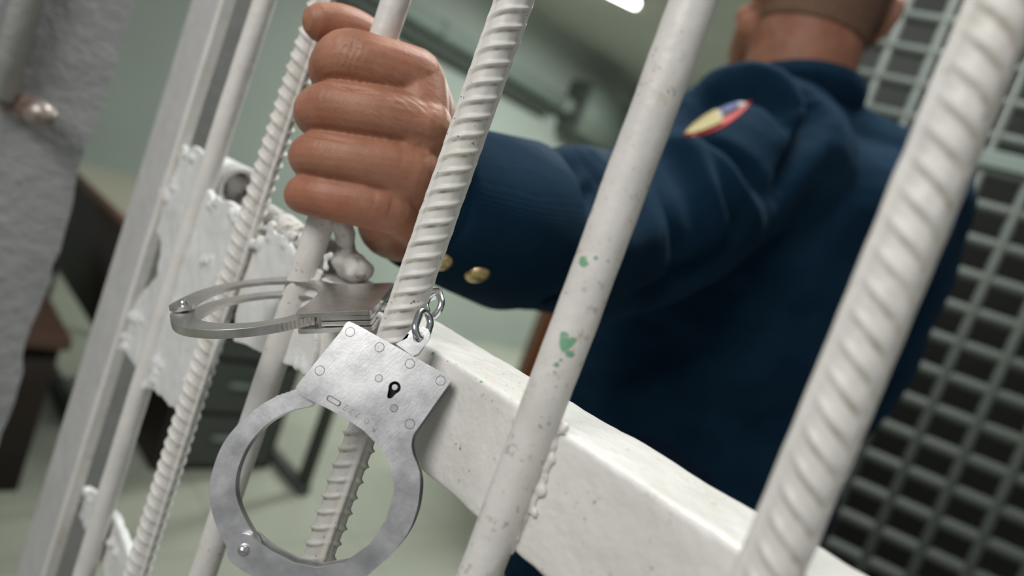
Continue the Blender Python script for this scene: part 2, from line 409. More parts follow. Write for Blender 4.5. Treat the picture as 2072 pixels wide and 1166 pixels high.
q = onX(1215, 235, -4.1)
bevel(link('case', box_mesh((XW+.001, q.y-.30, q.z-.26), (-4.05, q.y+.35, q.z+.2)), M_['dark_green'], wc, sharp=40), .01)
link('door', box_mesh((-4.05, q.y-.28, q.z-.24), (-4.035, q.y+.33, q.z+.18)), M_['beam'], wc)

# ------------------------------------------------------------------ the barred gate
BAR = {'b1': -.4065, 'rL': -.3341, 'b2': -.2669, 'rC': -.1904, 'b3': -.1170, 'rR': -.0454}
Z0, Z1 = .06, 2.05                         # the bars run from the foot rail to the head rail
gate = thing('barred_gate', 'white painted steel gate of ribbed and plain bars behind the handcuffs', 'gate', (-.23, .02, .02))

def bow(x, z):                             # hand-made gate: each bar is slightly bent
    a = {'b1': .0030, 'rL': .0022, 'b2': .0008, 'rC': .0, 'b3': -.0012, 'rR': -.0016}[x]
    t = (z-(H-.09))/.19
    return -a*(1-min(t*t, 2.5))
def plain_bar(key, r=.0061):
    bm = bmesh.new(); n = 32; rings = []
    z = Z0
    while z < Z1:
        fine = H-.36 < z < H+.14
        rings.append(z); z += .002 if fine else .02
    vs = []
    for z in rings:
        row = []
        for k in range(n):
            a = 2*PI*k/n
            q = Vector((math.cos(a), math.sin(a), 0))
            rr = r*(1+.035*noise.noise(Vector((q.x*1.2+7*BAR[key]*30, q.y*1.2, z*45)))+.02*noise.noise(Vector((q.x*3, q.y*3, z*190+BAR[key]*90))))
            row.append(bm.verts.new((BAR[key]+bow(key, z)+q.x*rr, q.y*rr, z)))
        vs.append(row)
    for a, b in zip(vs[:-1], vs[1:]):
        for k in range(n): bm.faces.new((a[k], a[(k+1) % n], b[(k+1) % n], b[k]))
    bm.faces.new(vs[0][::-1]); bm.faces.new(vs[-1]); return bm
def ribbed_bar(key, ang, sign, r=.0056, pitch=.0064, slant=.0088, fade=.75, high=.00125):
    """reinforcing bar: two lengthwise ribs at ang(z), slanted crescent ribs between them"""
    n = 72; zs = []; z = Z0
    while z < Z1:
        zs.append(z); z += .00055 if H-.34 < z < H+.13 else .003
    co = []; dirt = []
    for z in zs:
        a0 = ang(z)
        for k in range(n):
            a = 2*PI*k/n
            ph = (a-a0) % (2*PI); half = 0 if ph < PI else 1; p = ph % PI
            sg = sign if half == 0 else -sign
            e = math.sin(p)**fade
            q = ((z - sg*slant*(p/PI) + half*.5*pitch)/pitch) % 1
            rib = math.exp(-((q-.5)/(.105 if q > .5 else .15))**2)*e
            dl = min(p, PI-p)/.17
            lon = math.exp(-dl**4)
            rr = r + high*rib + .00115*lon
            rr += .00022*noise.noise(Vector((math.cos(a)*2, math.sin(a)*2, z*160+BAR[key]*50)))
            co.append((BAR[key]+bow(key, z)+rr*math.cos(a), rr*math.sin(a), z))
            dn = noise.noise(Vector((math.cos(a)*2.5+5, math.sin(a)*2.5, z*120)))
            dirt.append(max(0, math.exp(-((q-.27)/.06)**2)*e*(1-lon)*(.8+1.3*dn)) + .35*max(0, dn-.25)*math.exp(-(dl-1.5)**2*3))
    m = bpy.data.meshes.new('ribbed_bar'); N = len(zs)
    fs = [(i*n+k, i*n+(k+1) % n, (i+1)*n+(k+1) % n, (i+1)*n+k) for i in range(N-1) for k in range(n)]
    fs += [tuple(range(n))[::-1], tuple(range((N-1)*n, N*n))]
    m.from_pydata(co, [], fs)
    m.attributes.new('dirt', 'FLOAT', 'POINT').data.foreach_set('value', np.array(dirt, np.float32))
    return m
def smooth(a, b, x): t = min(1, max(0, (x-a)/(b-a))); return t*t*(3-2*t)
R_ = math.radians
g = gate
for key, lab in (('b1', None), ('b2', None)):
    link('plain_bar', plain_bar(key), M_['white'], g)
b3chips = [((BAR['b3'] + x, -.0061, z - .0) , r) for x, z, r in ()]
def bar_pt(key, px, py, r=.0061):          # point on a bar's surface seen at a pixel
    v = ray(px, py).normalized(); o = CAM - Vector((BAR[key]+bow(key, H-.05), 0, 0))
    a = v.x**2+v.y**2; b = o.x*v.x+o.y*v.y; c = o.x**2+o.y**2-r*r; d = b*b-a*c
    t = (-b-math.sqrt(max(d, 0)))/a; return CAM+v*t
ch = [(1181, 528, .0017), (1206, 523, .0007), (1143, 680, .0013), (1149, 697, .0021), (1152, 716, .0012), (1127, 738, .0010), (1136, 729, .0008), (1122, 752, .0006)]
chips = [(bar_pt('b3', x, y) - origin(g), r) for x, y, r in ch]
M_['b3'] = paint('white_enamel_chipped', WHITE, chips, lump=.8, wear=1)
link('plain_bar', plain_bar('b3', .0064), M_['b3'], g, 'plain white bar with chips of old green paint')
link('ribbed_bar', ribbed_bar('rL', lambda z: R_(6), 1), M_['rebar'], g)
link('ribbed_bar', ribbed_bar('rC', lambda z: R_(52-72*(1-smooth(H-.095, H-.055, z))), -1), M_['rebar'], g)
link('ribbed_bar', ribbed_bar('rR', lambda z: R_(-140), -1, .0058, slant=.0118, fade=1.9, high=.0016), M_['rebar'], g)

def rail(z0, z1, x0=-.47, x1=.1, y0=.0035, y1=.0385, segs=120):
    """square tube with rounded edges and an uneven painted skin"""
    prof = []
    rr = .0022
    for cx, cy, a0 in ((y1-rr, z1-rr, 0), (y0+rr, z1-rr, 90), (y0+rr, z0+rr, 180), (y1-rr, z0+rr, 270)):
        for k in range(5): a = R_(a0+22.5*k); prof.append((cx+rr*math.cos(a), cy+rr*math.sin(a)))
    full = []
    for (a, b) in zip(prof, prof[1:]+prof[:1]):
        d = math.hypot(b[0]-a[0], b[1]-a[1]); k = max(1, int(d/.003))
        for i in range(k): full.append((a[0]+(b[0]-a[0])*i/k, a[1]+(b[1]-a[1])*i/k))
    bm = bmesh.new(); rows = []
    for i in range(segs+1):
        x = x0+(x1-x0)*i/segs; row = []
        for y, z in full:
            d = .0005*noise.noise(Vector((x*60, y*60, z*60)))+.00025*noise.noise(Vector((x*200, y*200, z*200)))
            cy, cz = (y0+y1)/2, (z0+z1)/2
            row.append(bm.verts.new((x, y+d*np.sign(y-cy), z+d*np.sign(z-cz))))
        rows.append(row)
    n = len(full)
    for a, b in zip(rows[:-1], rows[1:]):
        for k in range(n): bm.faces.new((a[k], a[(k+1) % n], b[(k+1) % n], b[k]))
    bm.faces.new(rows[0]); bm.faces.new(rows[-1]); return bm
railchips = [(onY(x, y, .0037)-origin(g), r) for x, y, r in ((876, 715, .0007), (884, 714, .0005), (905, 730, .0005), (962, 764, .0006), (973, 771, .0009), (1291, 977, .0006), (990, 780, .0004))]
M_['railm'] = paint('white_enamel_rail', WHITE, railchips, lump=1.6)
cross = link('cross_rail', rail(H-.0893, H-.0507, segs=240), M_['railm'], g)
link('cross_rail', rail(.05, .09, segs=40), M_['white'], g)
link('cross_rail', rail(2.02, 2.06, segs=40), M_['white'], g)

def weld(pts, seed):
    bm = bmesh.new(); rnd = random.Random(seed)
    for c, r in pts: add_ball(bm, Vector(c), r, (1, .7, 1), sub=2)
    me = remesh(bm, .0007, 3); a = verts_np(me); set_verts(me, a+normals_np(me)*(fnoise(a, 300, seed)*.0006)[:, None]); return me
rnd = random.Random(3)
for key, side in (('b3', 1), ('b2', 1), ('rC', 1), ('rR', 1), ('b3', -1)):
    pts = [((BAR[key]+side*.0058, .0030, H-.089+.039*k/30), .0019) for k in range(31)]
    for k in range(13):
        z = H-.089+.039*k/12
        pts.append(((BAR[key]+side*(.0058+.0022*rnd.random()**2+(.0022 if 3 < k < 8 and rnd.random() < .6 else 0)), .0030, z+.0015*rnd.random()), .0014+.0012*rnd.random()))
    link('weld_bead', weld(pts, len(pts)+side+ord(key[1])), M_['railm'], cross)

# lock side of the gate: stile, stop strip, patched plates, bolt sleeve and rusty latch
def thick_poly(pts, depth_dir, t, origin_pts=True):
    """closed outline (world points, coplanar) pushed back by t along depth_dir"""
    bm = bmesh.new(); dd = Vector(depth_dir)*t
    a = [bm.verts.new(p) for p in pts]; b = [bm.verts.new(Vector(p)+dd) for p in pts]
    for i in range(len(a)):
        j = (i+1) % len(a); bm.faces.new((a[i], a[j], b[j], b[i]))
    for t3 in tessellate_polygon([[Vector((p[0], p[2], 0)) for p in pts]]):
        bm.faces.new([a[i] for i in t3]); bm.faces.new([b[i] for i in t3])
    return bm
bevel(link('lit_edge_strip', box_mesh((-.4725, -.0034, .02), (-.4655, .0045, 2.08)), M_['white'], g, sharp=40), .001)  # white strip paints the light on the stile's flange edge
bm = bmesh.new(); add_box(bm, (-.531, -.002, .02), (-.4665, .004, 2.08)); add_box(bm, (-.531, .004, .02), (-.526, .045, 2.08))
bevel(link('edge_stile', bm, M_['stile'], g, sharp=40), .0015)
bevel(link('stop_strip', box_mesh((-.640, .046, .02), (-.538, .052, 2.08)), M_['stop'], g, 'dull grey strip behind the stile', 40), .001)
def outline(px, Y, jag=.0014, step=.004, seed=1):
    c = [onY(x, y, Y) for x, y in px]; out = []
    for a, b in zip(c, c[1:]+c[:1]):
        k = max(1, int((b-a).length/step))
        for i in range(k):
            p = a.lerp(b, i/k); q = noise.noise(Vector((p.x*170+seed, p.z*170, 3.1))); q2 = noise.noise(Vector((p.x*170, p.z*170+seed, 9.1)))
            out.append(p+Vector((q, 0, q2))*jag)
    return out
lp = [(392, 292), (418, 320), (416, 372), (430, 404), (462, 408), (492, 430), (486, 480), (470, 560), (440, 690), (400, 800), (362, 842), (335, 812), (306, 786), (275, 742), (246, 712), (262, 640), (285, 590), (318, 560), (325, 490), (316, 470), (335, 400), (362, 318)]
def lumpy(bm, blobs, seed):
    rnd2 = random.Random(seed)
    for (x, y, Y, r, k) in blobs:
        for i in range(k):
            c = onY(x+rnd2.uniform(-10, 10), y+rnd2.uniform(-14, 14), Y); add_ball(bm, c, r*rnd2.uniform(.6, 1.25), (1.2, .75, 1), sub=2)
    bmesh.ops.recalc_face_normals(bm, faces=bm.faces)
    me = remesh(bm, .0009, 2); a = verts_np(me)
    set_verts(me, a+normals_np(me)*(fnoise(a, 130, seed)*.0005+fnoise(a, 45, seed+2)*.0010)[:, None]); return me
link('lock_plate', lumpy(thick_poly(outline(lp, -.0005, seed=4), (0, 1, 0), .0042), [(380, 312, -.001, .0030, 5), (345, 372, -.001, .0022, 3), (330, 400, -.001, .003, 5), (430, 412, -.001, .003, 6), (478, 440, -.001, .0028, 6), (250, 690, -.001, .0032, 7), (275, 650, -.001, .0035, 6), (318, 740, -.001, .0036, 6), (302, 770, -.001, .003, 4), (452, 560, -.001, .0034, 6), (405, 650, -.001, .003, 6), (380, 760, -.001, .0024, 5), (420, 520, -.001, .0022, 4)], 4), M_['plate'], g, 'rough white patch plate of the lock')
lp2 = [(512, 545), (528, 480), (548, 466), (575, 478), (592, 508), (625, 545), (640, 590), (640, 690), (628, 752), (575, 738), (540, 720), (470, 690), (480, 620)]
link('lock_plate', lumpy(thick_poly(outline(lp2, .0008, seed=9), (0, 1, 0), .003), [(545, 468, .001, .0030, 7), (520, 500, .001, .003, 6), (585, 490, .001, .0026, 5), (660, 530, .001, .002, 5), (612, 742, .001, .0024, 5), (560, 700, .001, .0026, 5)], 9), M_['plate'], g, 'second rough white patch plate beside the held bar')
gp = [(148, 1010), (172, 985), (196, 1000), (236, 1055), (256, 1110), (272, 1180), (215, 1180), (196, 1110), (160, 1050)]
link('gusset_plate', lumpy(thick_poly(outline(gp, .007, seed=2), (0, 1, 0), .004), [(170, 1000, .006, .003, 5), (190, 1060, .006, .003, 4), (225, 1110, .006, .003, 4)], 2), M_['plate'], g, 'small torn white gusset near the foot of the stile')
# bolt sleeve (open pipe) lying on the cross rail
bm = bmesh.new(); n = 40; R1, R2 = .0145, .0108; y0, z0 = .021, H-.0385; xa, xb = -.465, -.408
rows = []
for x, r in ((xa, R1), (xb-.001, R1), (xb, R1-.001), (xb, R2+.0006), (xb-.001, R2), (xa+.03, R2)):
    rows.append([bm.verts.new((x, y0+r*math.cos(2*PI*k/n)*(1+.02*math.sin(5*k)), z0+r*math.sin(2*PI*k/n))) for k in range(n)])
for a, b in zip(rows[:-1], rows[1:]):
    for k in range(n): bm.faces.new((a[k], a[(k+1) % n], b[(k+1) % n], b[k]))
bm.faces.new(rows[-1]); link('bolt_sleeve', bm, M_['plate'], g, sharp=50)
bm = bmesh.new(); add_tube(bm, [(xa+.02, y0, z0), (xb-.014, y0, z0)], .0098, 24, round_ends=False); link('bolt_end', bm, M_['rust'], g)
bm = bmesh.new(); add_tube(bm, [(-.352, .016, H-.043), (-.300, .016, H-.044), (-.252, .016, H-.043)], [.0068, .0062, .0066], 20)
for k in range(9): add_ball(bm, Vector((-.345+.0105*k, .010+.004*rnd.random(), H-.045+.008*rnd.random())), .0035+.0028*rnd.random(), sub=2)
add_tube(bm, [(-.262, .016, H-.045), (-.262, .010, H-.030), (-.262, .004, H-.026)], .0042, 12)
me = remesh(bm, .0012, 3); a = verts_np(me); set_verts(me, a+normals_np(me)*(fnoise(a, 190)*.0013)[:, None])
link('latch_rod', me, M_['rust'], g, 'rusty latch rod with flaking white paint')

# jamb post beside the gate with its own rod
post = thing('jamb_post', 'broad grey painted steel jamb post with a bolt socket and a rod', 'post', (-.74, -.05, 0))
bm = bmesh.new(); n = 160; rows = []
for i in range(n+1):
    z = .0+2.4*i/n; row = []
    for (x, y) in ((-.70, -.12), (-.70, -.09), (-.70, -.06), (-.70, -.03), (-.70, -.012), (-.70, .0), (-.712, .0), (-.79, .0), (-.79, -.12)):
        e = .006*noise.noise(Vector((x*9, 3, z*16)))+.003*noise.noise(Vector((1, 4, z*60)))
        row.append(bm.verts.new((x+.0012*noise.noise(Vector((y*60, z*30, 1))), y+(e if y > -.001 else 0), z)))
    rows.append(row)
for a, b in zip(rows[:-1], rows[1:]):
    for k in range(9): bm.faces.new((a[k], a[(k+1) % 9], b[(k+1) % 9], b[k]))
bm.faces.new(rows[0]); bm.faces.new(rows[-1]); link('post_body', bm, M_['post'], post, sharp=40)
bm = bmesh.new(); c0 = P(57, 2, 530); add_tube(bm, [(c0.x, c0.y-.001, H-.048), (c0.x, c0.y, H+.3), (c0.x, c0.y, 2.4)], .0105, 24, round_ends=False)
link('rod', bm, M_['stile'], post, 'pale rod standing in front of the post')
# worn stub of the bolt welded across the face
bm = bmesh.new(); add_tube(bm, [P(2, 206, 565), P(40, 216, 556), P(84, 231, 545)], [.0105, .0115, .0112], 24); link('bolt_stub', bm, M_['stub'], post, 'worn brown bolt stub with a bright end')

# ------------------------------------------------------------------ handcuffs
# outlines in millimetres: first axis from the ring centre to the lock case, second across it
PLATE = [(50.62,-17.78),(50.97,-12.46),(51.08,18.98),(50.79,20.49),(49.82,21.44),(29.91,19.53),(27.96,19.95),(26.12,20.86),(24.2,22.58),(22.15,25.32),(19.88,27.62),(16.72,29.7),(14.0,31.0),(10.22,32.4),(5.01,33.3),(-.17,33.1),(-6.45,31.67),(-13.09,29.15),(-19.77,25.0),(-24.86,19.9),(-28.27,13.94),(-29.96,7.65),(-30.69,.69),(-30.9,-3.37),(-30.91,-7.22),(-30.5,-10.2),(-29.4,-11.94),(-27.9,-12.95),(-25.9,-13.2),(-23.62,-12.6),(-21.9,-11.1),(-21.3,-8.96),(-21.75,-6.15),(-22.05,-3.5),(-22.15,-.4),(-21.6,6.96),(-19.05,14.2),(-14.01,20.6),(-6.06,24.7),(3.11,25.4),(11.16,23.3),(15.8,20.2),(18.9,16.3),(21.1,11.9),(22.9,4.99),(23.4,-2.99),(23.1,-9.82),(22.6,-14.59),(22.6,-18.22),(23.0,-20.4),(24.0,-21.3),(25.9,-21.29),(46.44,-18.5),(49.6,-18.5)]
ARM_OUT = [(17.95,-26.17),(12.15,-29.58),(5.0,-31.9),(-2.82,-32.8),(-11,-31.2),(-17.72,-28.0),(-23.24,-22.5),(-27.53,-15.8),(-29.2,-11.2),(-28.4,-7.4),(-25.9,-5.4),(-22.8,-6.0)]
ARM_IN = [(-21.0,-9.08),(-18.92,-13.22),(-16.07,-17.8),(-12.5,-21.5),(-7.0,-24.2),(.61,-25.38),(8.66,-24.0),(13.91,-21.3),(17.31,-18.6),(20.5,-14.9)]
CASE = [(50.0,-17.2),(50.3,19.6),(49.2,20.6),(30.2,18.7),(27.2,18.9),(26.0,10),(27.2,-2),(30.5,-11),(31.4,-18.7),(46,-17.8)]
RIVETS = [(47.75,-15.7),(48.2,-4.6),(48.45,6.9),(48.6,18.4),(32.2,-17.6),(31.9,16.84)]
def dense(pts, per=5):
    out = []; n = len(pts)
    for i in range(n):
        p0, p1, p2, p3 = (np.array(pts[(i+k) % n]) for k in (-1, 0, 1, 2))
        if np.hypot(*(p2-p1)) > 6.6: out.append(tuple(p1)); continue
        L = np.hypot(*(p2-p1))             # long neighbours must not throw the curve off
        d0, d3 = p0-p1, p3-p2; p0 = p1+d0*min(1, L/np.hypot(*d0)); p3 = p2+d3*min(1, L/np.hypot(*d3))
        for k in range(per):
            t = k/per
            out.append(tuple(.5*((2*p1)+(-p0+p2)*t+(2*p0-5*p1+4*p2-p3)*t*t+(-p0+3*p1-3*p2+p3)*t**3)))
    return out
def circ(c, r, n=20): return [(c[0]+r*math.cos(2*PI*k/n), c[1]+r*math.sin(2*PI*k/n)) for k in range(n)]
def extrude_2d(outer, w0, w1, X, holes=()):
    """flat plate between heights w0..w1; X maps (u, v, w) millimetres into the world"""
    bm = bmesh.new(); top = []; bot = []; loops = []
    for loop in (outer, *holes):
        ar = sum(loop[i-1][0]*loop[i][1]-loop[i][0]*loop[i-1][1] for i in range(len(loop)))
        if (ar < 0) == (loop is outer): loop = loop[::-1]
        a = [bm.verts.new((p[0], p[1], w0)) for p in loop]; b = [bm.verts.new((p[0], p[1], w1)) for p in loop]
        for i in range(len(a)):
            j = (i+1) % len(a); bm.faces.new((a[i], a[j], b[j], b[i]))
        bot += a; top += b; loops.append([Vector((p[0], p[1], 0)) for p in loop])
    for t in tessellate_polygon(loops):
        for vs in (bot, top):
            try: bm.faces.new([vs[i] for i in t])
            except ValueError: pass
    for v in bm.verts: v.co = X(*v.co)
    return bm
def pose(C0, U, V, N):
    C0, U, V, N = Vector(C0)/1000+Vector((0, 0, H)), Vector(U), Vector(V), Vector(N)
    return lambda a, b, c: C0+(U*a+V*b+N*c)/1000
cuffs = thing('handcuffs', 'pair of worn steel handcuffs chained around the ribbed white bar', 'handcuffs', (-.19, -.02, H-.07))
g = cuffs
KEY = (39.42, 6.53)
keyhole = []
for k in range(22):                        # round hole with a short slot on one side
    a = 2*PI*k/22; keyhole.append((KEY[0]+2.0*math.cos(a), KEY[1]+2.0*math.sin(a)))
keyhole = [p for p in keyhole if not (p[0] < KEY[0]-1.4 and abs(p[1]-KEY[1]) < 1.2)]
i0 = max(range(len(keyhole)), key=lambda i: math.hypot(keyhole[i][0]-keyhole[i-1][0], keyhole[i][1]-keyhole[i-1][1]))
slot = [(36.0, KEY[1]+.75+.2), (35.5, KEY[1]+.3), (35.5, KEY[1]-.4), (36.0, KEY[1]-.75)]
keyhole = keyhole[:i0]+slot+keyhole[i0:]
def make_cuff(X, front, mat, label):
    side = 1 if front else -1
    w = lambda z: z
    body = extrude_2d(dense(PLATE), 2.35, 4.0, X, [keyhole] if front else [])
    cuff = link('cuff', body, mat, g, label, sharp=32); bevel(cuff, .0005, 3)
    bk = bevel(link('cheek_plate', extrude_2d(dense(PLATE), -4.0, -2.35, X), mat, cuff, sharp=32), .0003)
    for a, b in ((.25, 1.9), (-1.9, -.25)):
        bevel(link('case_plate', extrude_2d(dense(CASE), a, b, X), mat, cuff, sharp=32), .00025)
    teeth = []
    for k in range(9):                     # ratchet teeth on the outer edge where the arm enters the case
        t = k/8; c = (18.5+9.5*t, -25.7+8.4*t); o = (.66, .75)
        teeth += [(c[0]-o[0]*.55, c[1]-o[1]*.55+.1), (c[0]-o[0]*.9+.25, c[1]-o[1]*.9)]
    arm = dense(ARM_OUT, 4)[:-4]+dense(ARM_IN, 4)[:-4]
    arm = spline(ARM_OUT, 5).tolist()+spline(ARM_IN, 5).tolist()+[(27.5, -11.5), (28.6, -17.6)]+teeth[::-1]
    bevel(link('ratchet_arm', extrude_2d(arm, -1.7, 1.7, X), mat, cuff, sharp=32), .00035)
    for i, p in enumerate(RIVETS):
        if front:
            bm = extrude_2d(circ(p, 1.62), 4.0, 4.02, X); o = link('rivet', bm, M_['dark'], cuff, sharp=30)
            bm = bmesh.new(); bm.from_mesh(o.data); n0 = len(bm.faces)
            b2 = extrude_2d(circ(p, 1.45), 4.0, 4.06, X); b2.transform(Matrix.Translation(-origin(cuff)))
            tmp = bpy.data.meshes.new('t'); b2.to_mesh(tmp); b2.free(); bm.from_mesh(tmp); bpy.data.meshes.remove(tmp)
            bmesh.ops.recalc_face_normals(bm, faces=bm.faces); bm.to_mesh(o.data); bm.free(); o.data.materials.append(mat)
            for q in o.data.polygons: q.material_index = 1 if q.index >= n0 else 0
            o.data.set_sharp_from_angle(angle=.5)
    bm = bmesh.new(); pv = (-25.74, -8.25)
    for s0 in (1, -1):
        a, b = X(*pv, 3.4*s0), X(*pv, 4.15*s0); add_tube(bm, [a, b], [.0019, .0018], 20)
    link('pivot_rivet', bm, M_['lug'], cuff, sharp=60)
    if front:
        link('lock_pin', extrude_2d(circ((KEY[0]+.1, KEY[1]), .95), 1.8, 4.0, X), M_['lug'], cuff, sharp=40)
        link('keyhole', extrude_2d(circ((38.6, KEY[1]), 4.2), 2.02, 2.12, X), M_['dark'], cuff)  # black disc behind the opening paints the dark inside the case
        for p in ((39.44, .53), (33.65, 9.84)):
            bm = extrude_2d(circ(p, 1.28), 4.0, 4.02, X); link('pin_groove', bm, M_['dark'], cuff)
            link('pin', extrude_2d(circ(p, 1.12), 4.0, 4.07, X), M_['lug'], cuff, sharp=40)
        # slot and engraved number
        sl = [(26.2+.62*math.cos(a), -8.4+1.5*math.copysign(1, math.sin(a))+.62*math.sin(a)) for a in [2*PI*k/24 for k in range(24)]]
        sl2 = [(26.2+(x-26.2)*1.55, -8.4+(y+8.4)*1.22) for x, y in sl]
        link('case_slot', extrude_2d(sl2, 4.0, 4.03, X, [sl]), M_['engrave'], cuff)
        bm = bmesh.new()
        for chx, (u0, v0), rotv in (('2', (26.3, -4.0), 8), ('7', (26.5, -1.5), 12), ('7', (26.4, .9), 16), ('0', (25.9, 4.3), 22), ('K', (24.6, 7.6), 28)):
            fc = bpy.data.curves.new('t', 'FONT'); fc.body = chx; fc.size = 3.1; fc.align_x = 'CENTER'; fc.align_y = 'CENTER'; fc.extrude = .02; fc.offset = -.06
            ob = bpy.data.objects.new('t', fc); C.objects.link(ob)
            me = bpy.data.meshes.new_from_object(ob.evaluated_get(bpy.context.evaluated_depsgraph_get())); bpy.data.objects.remove(ob)
            ca, sa = math.cos(math.radians(rotv)), math.sin(math.radians(rotv))
            # letters stand with their tops towards the ring
            for v in me.vertices:
                x, y = v.co.x, v.co.y; du, dv = -y, -x
                v.co = X(u0+du*ca-dv*sa*0-0*sa, v0+dv+du*0, 4.03+v.co.z)
            bm.from_mesh(me); bpy.data.meshes.remove(me)
        link('engraving', bm, M_['engrave'], cuff)
    return cuff
# lower cuff hangs in front of the bar, upper cuff lies on the cross rail
tt = math.radians(12); Nn = (up*math.sin(tt)-fw*math.cos(tt)); dd_ = rt*.48+up*.877; Un = (dd_-Nn*dd_.dot(Nn)).normalized(); Vn = Un.cross(Nn)
XL = pose((-169.6, -26.74, -100.8), Un, Vn, Nn)
XU = pose((-249.97, -24.06, -66.86), (.67573, .64759, .35217), (-.72727, .66363, .17515), (.12029, .37448, -.9194))
lower = make_cuff(XL, True, M_['steel'], 'hanging cuff with keyhole and rivets')
upper = make_cuff(XU, False, M_['steel_warm'], 'cuff lying on the cross rail')
def inplane(px, py, X, w0):
    o, a, b, c = X(0, 0, w0), X(1, 0, w0), X(0, 1, w0), X(0, 0, w0+1)
    n = (c-o); v = ray(px, py); q = CAM+v*((o-CAM).dot(n)/v.dot(n))-o
    return (q.dot((a-o))/(a-o).length_squared, q.dot((b-o))/(b-o).length_squared)
lugpx = [(800, 696), (812, 690), (837, 661), (846, 658), (866, 667), (871, 674), (870, 684), (846, 718), (836, 722)]
lug = [inplane(x, y, XL, .5) for x, y in lugpx]; hc = inplane(847, 683, XL, .5)
bevel(link('swivel_lug', extrude_2d(lug, -1.2, .9, XL, [circ(hc, 1.75, 20)]), M_['lug'], lower, sharp=30), .0002)
lugu = [(48, -2.6), (55, -2.6), (57.2, -1), (57.2, 2), (55, 3.6), (48, 3.6)]
bevel(link('swivel_lug', extrude_2d(lugu, -1.2, 1.2, XU, [circ((54.3, .5), 1.7, 18)]), M_['lug'], upper, sharp=30), .0002)
def chain_link(c, long_dir, normal, L, W, r):
    a = Vector(long_dir).normalized(); n = Vector(normal); n = (n-a*n.dot(a)).normalized(); b = n.cross(a)
    pts = []
    R0 = (W-2*r)/2; S = (L-2*r)/2-R0
    for k in range(32):
        t = 2*PI*k/32; pts.append(Vector(c)+a*(R0*math.cos(t)+math.copysign(S, math.cos(t)))+b*R0*math.sin(t))
    bm = bmesh.new(); m = 14; rows = []
    for i, p in enumerate(pts):
        d = (pts[(i+1) % 32]-pts[i-1]).normalized(); y = d.cross(n)
        rows.append([bm.verts.new(p+(n*math.cos(2*PI*k/m)+y*math.sin(2*PI*k/m))*r) for k in range(m)])
    for i in range(32):
        A, B = rows[i], rows[(i+1) % 32]
        for k in range(m): bm.faces.new((A[k], A[(k+1) % m], B[(k+1) % m], B[k]))
    return bm
hole = XL(*hc, 0); iup = up*.97+rt*.24
la = (P(868, 620, 234)-hole).normalized(); cA = hole+la*.0056
link('chain_link', chain_link(cA, la, rt*.80-fw*.55+up*.1, .0140, .0092, .00125), M_['chain'], g)
cB = P(877, 615, 242)
link('chain_link', chain_link(cB, P(880, 648, 232)-P(866, 588, 244), -fw*.9-rt*.42, .0138, .0102, .00125), M_['chain'], g)
lu = XU(54.3, .5, 0); e1 = P(866, 596, 252); cC = (lu+e1)/2+fw*.004
link('chain_link', chain_link(cC, e1-lu, up+fw*.3, (e1-lu).length+.006, .0092, .00125), M_['chain'], g)

# ------------------------------------------------------------------ the person behind the gate
person = thing('person', 'person in navy uniform jacket seen from behind gripping the gate with one hand', 'person', (-.36, .69, 0))
g = person
# the gripping hand: fingers curl round the plain bar, thumb laid along the far side
def finger(bm, pts, per=6):
    add_chain(bm, [(P(*p[:3]), p[3]/1000) for p in pts], per, 20)
bm = bmesh.new()
WR = P(893, 428, 352)                      # wrist
FING = [                                    # knuckle, shaft, first joint, second joint, tip : px, px, mm, radius mm
    [(836, 160, 285, 13.4), (766, 132, 277, 12.0), (698, 118, 276, 11.4), (672, 150, 292, 9.8), (712, 150, 306, 8.6)],
    [(852, 250, 282, 12.6), (762, 232, 274, 11.3), (664, 220, 275, 10.9), (642, 236, 293, 9.4), (690, 246, 307, 8.6)],
    [(832, 340, 282, 11.9), (745, 325, 275, 10.4), (648, 313, 276, 10.0), (628, 324, 293, 8.8), (672, 334, 306, 8.2)],
    [(788, 421, 287, 11.0), (720, 409, 279, 9.9), (633, 394, 280, 9.3), (616, 398, 295, 8.0), (655, 410, 306, 7.6)],
]
for f in FING: finger(bm, f)
for f, wr in zip(FING, ((905, 372, 350, 15), (898, 405, 352, 16), (880, 440, 352, 16), (850, 470, 350, 15))):
    k = f[0]; m = tuple((a+b)/2 for a, b in zip(k, wr)); m = (m[0]+6, m[1], m[2]-3, 13.5)
    finger(bm, [k, m, wr])
finger(bm, [(846, 175, 292, 12.5), (856, 205, 290, 12.6), (858, 250, 289, 12.8), (850, 296, 289, 12.6), (838, 340, 290, 12.2), (815, 382, 292, 11.8), (790, 421, 295, 11)])   # web of the knuckles
finger(bm, [(846, 170, 286, 12.5), (850, 215, 284, 12.4), (846, 262, 283, 12.4), (826, 302, 284, 12.0), (806, 345, 285, 11.8), (788, 385, 286, 11.2), (776, 418, 289, 10.8)])
finger(bm, [(775, 440, 296, 11), (790, 462, 322, 14.5), (838, 478, 350, 15)])          # heel of the hand
finger(bm, [(845, 250, 312, 12), (850, 330, 322, 15), (865, 400, 345, 16)])            # palm
finger(bm, [(800, 250, 312, 9), (795, 330, 314, 10), (790, 400, 316, 10)])
finger(bm, [(858, 360, 345, 14), (815, 215, 322, 11.5), (790, 132, 316, 11), (735, 76, 305, 10.2), (690, 56, 298, 10.0), (652, 46, 292, 8.6)])   # thumb
add_chain(bm, [(WR, .024), (P(960, 440, 400), .027), (P(1060, 455, 455), .034), (P(1240, 475, 560), .042)], 5, 24)
hand = remesh(bm, .0007, 5, .5)
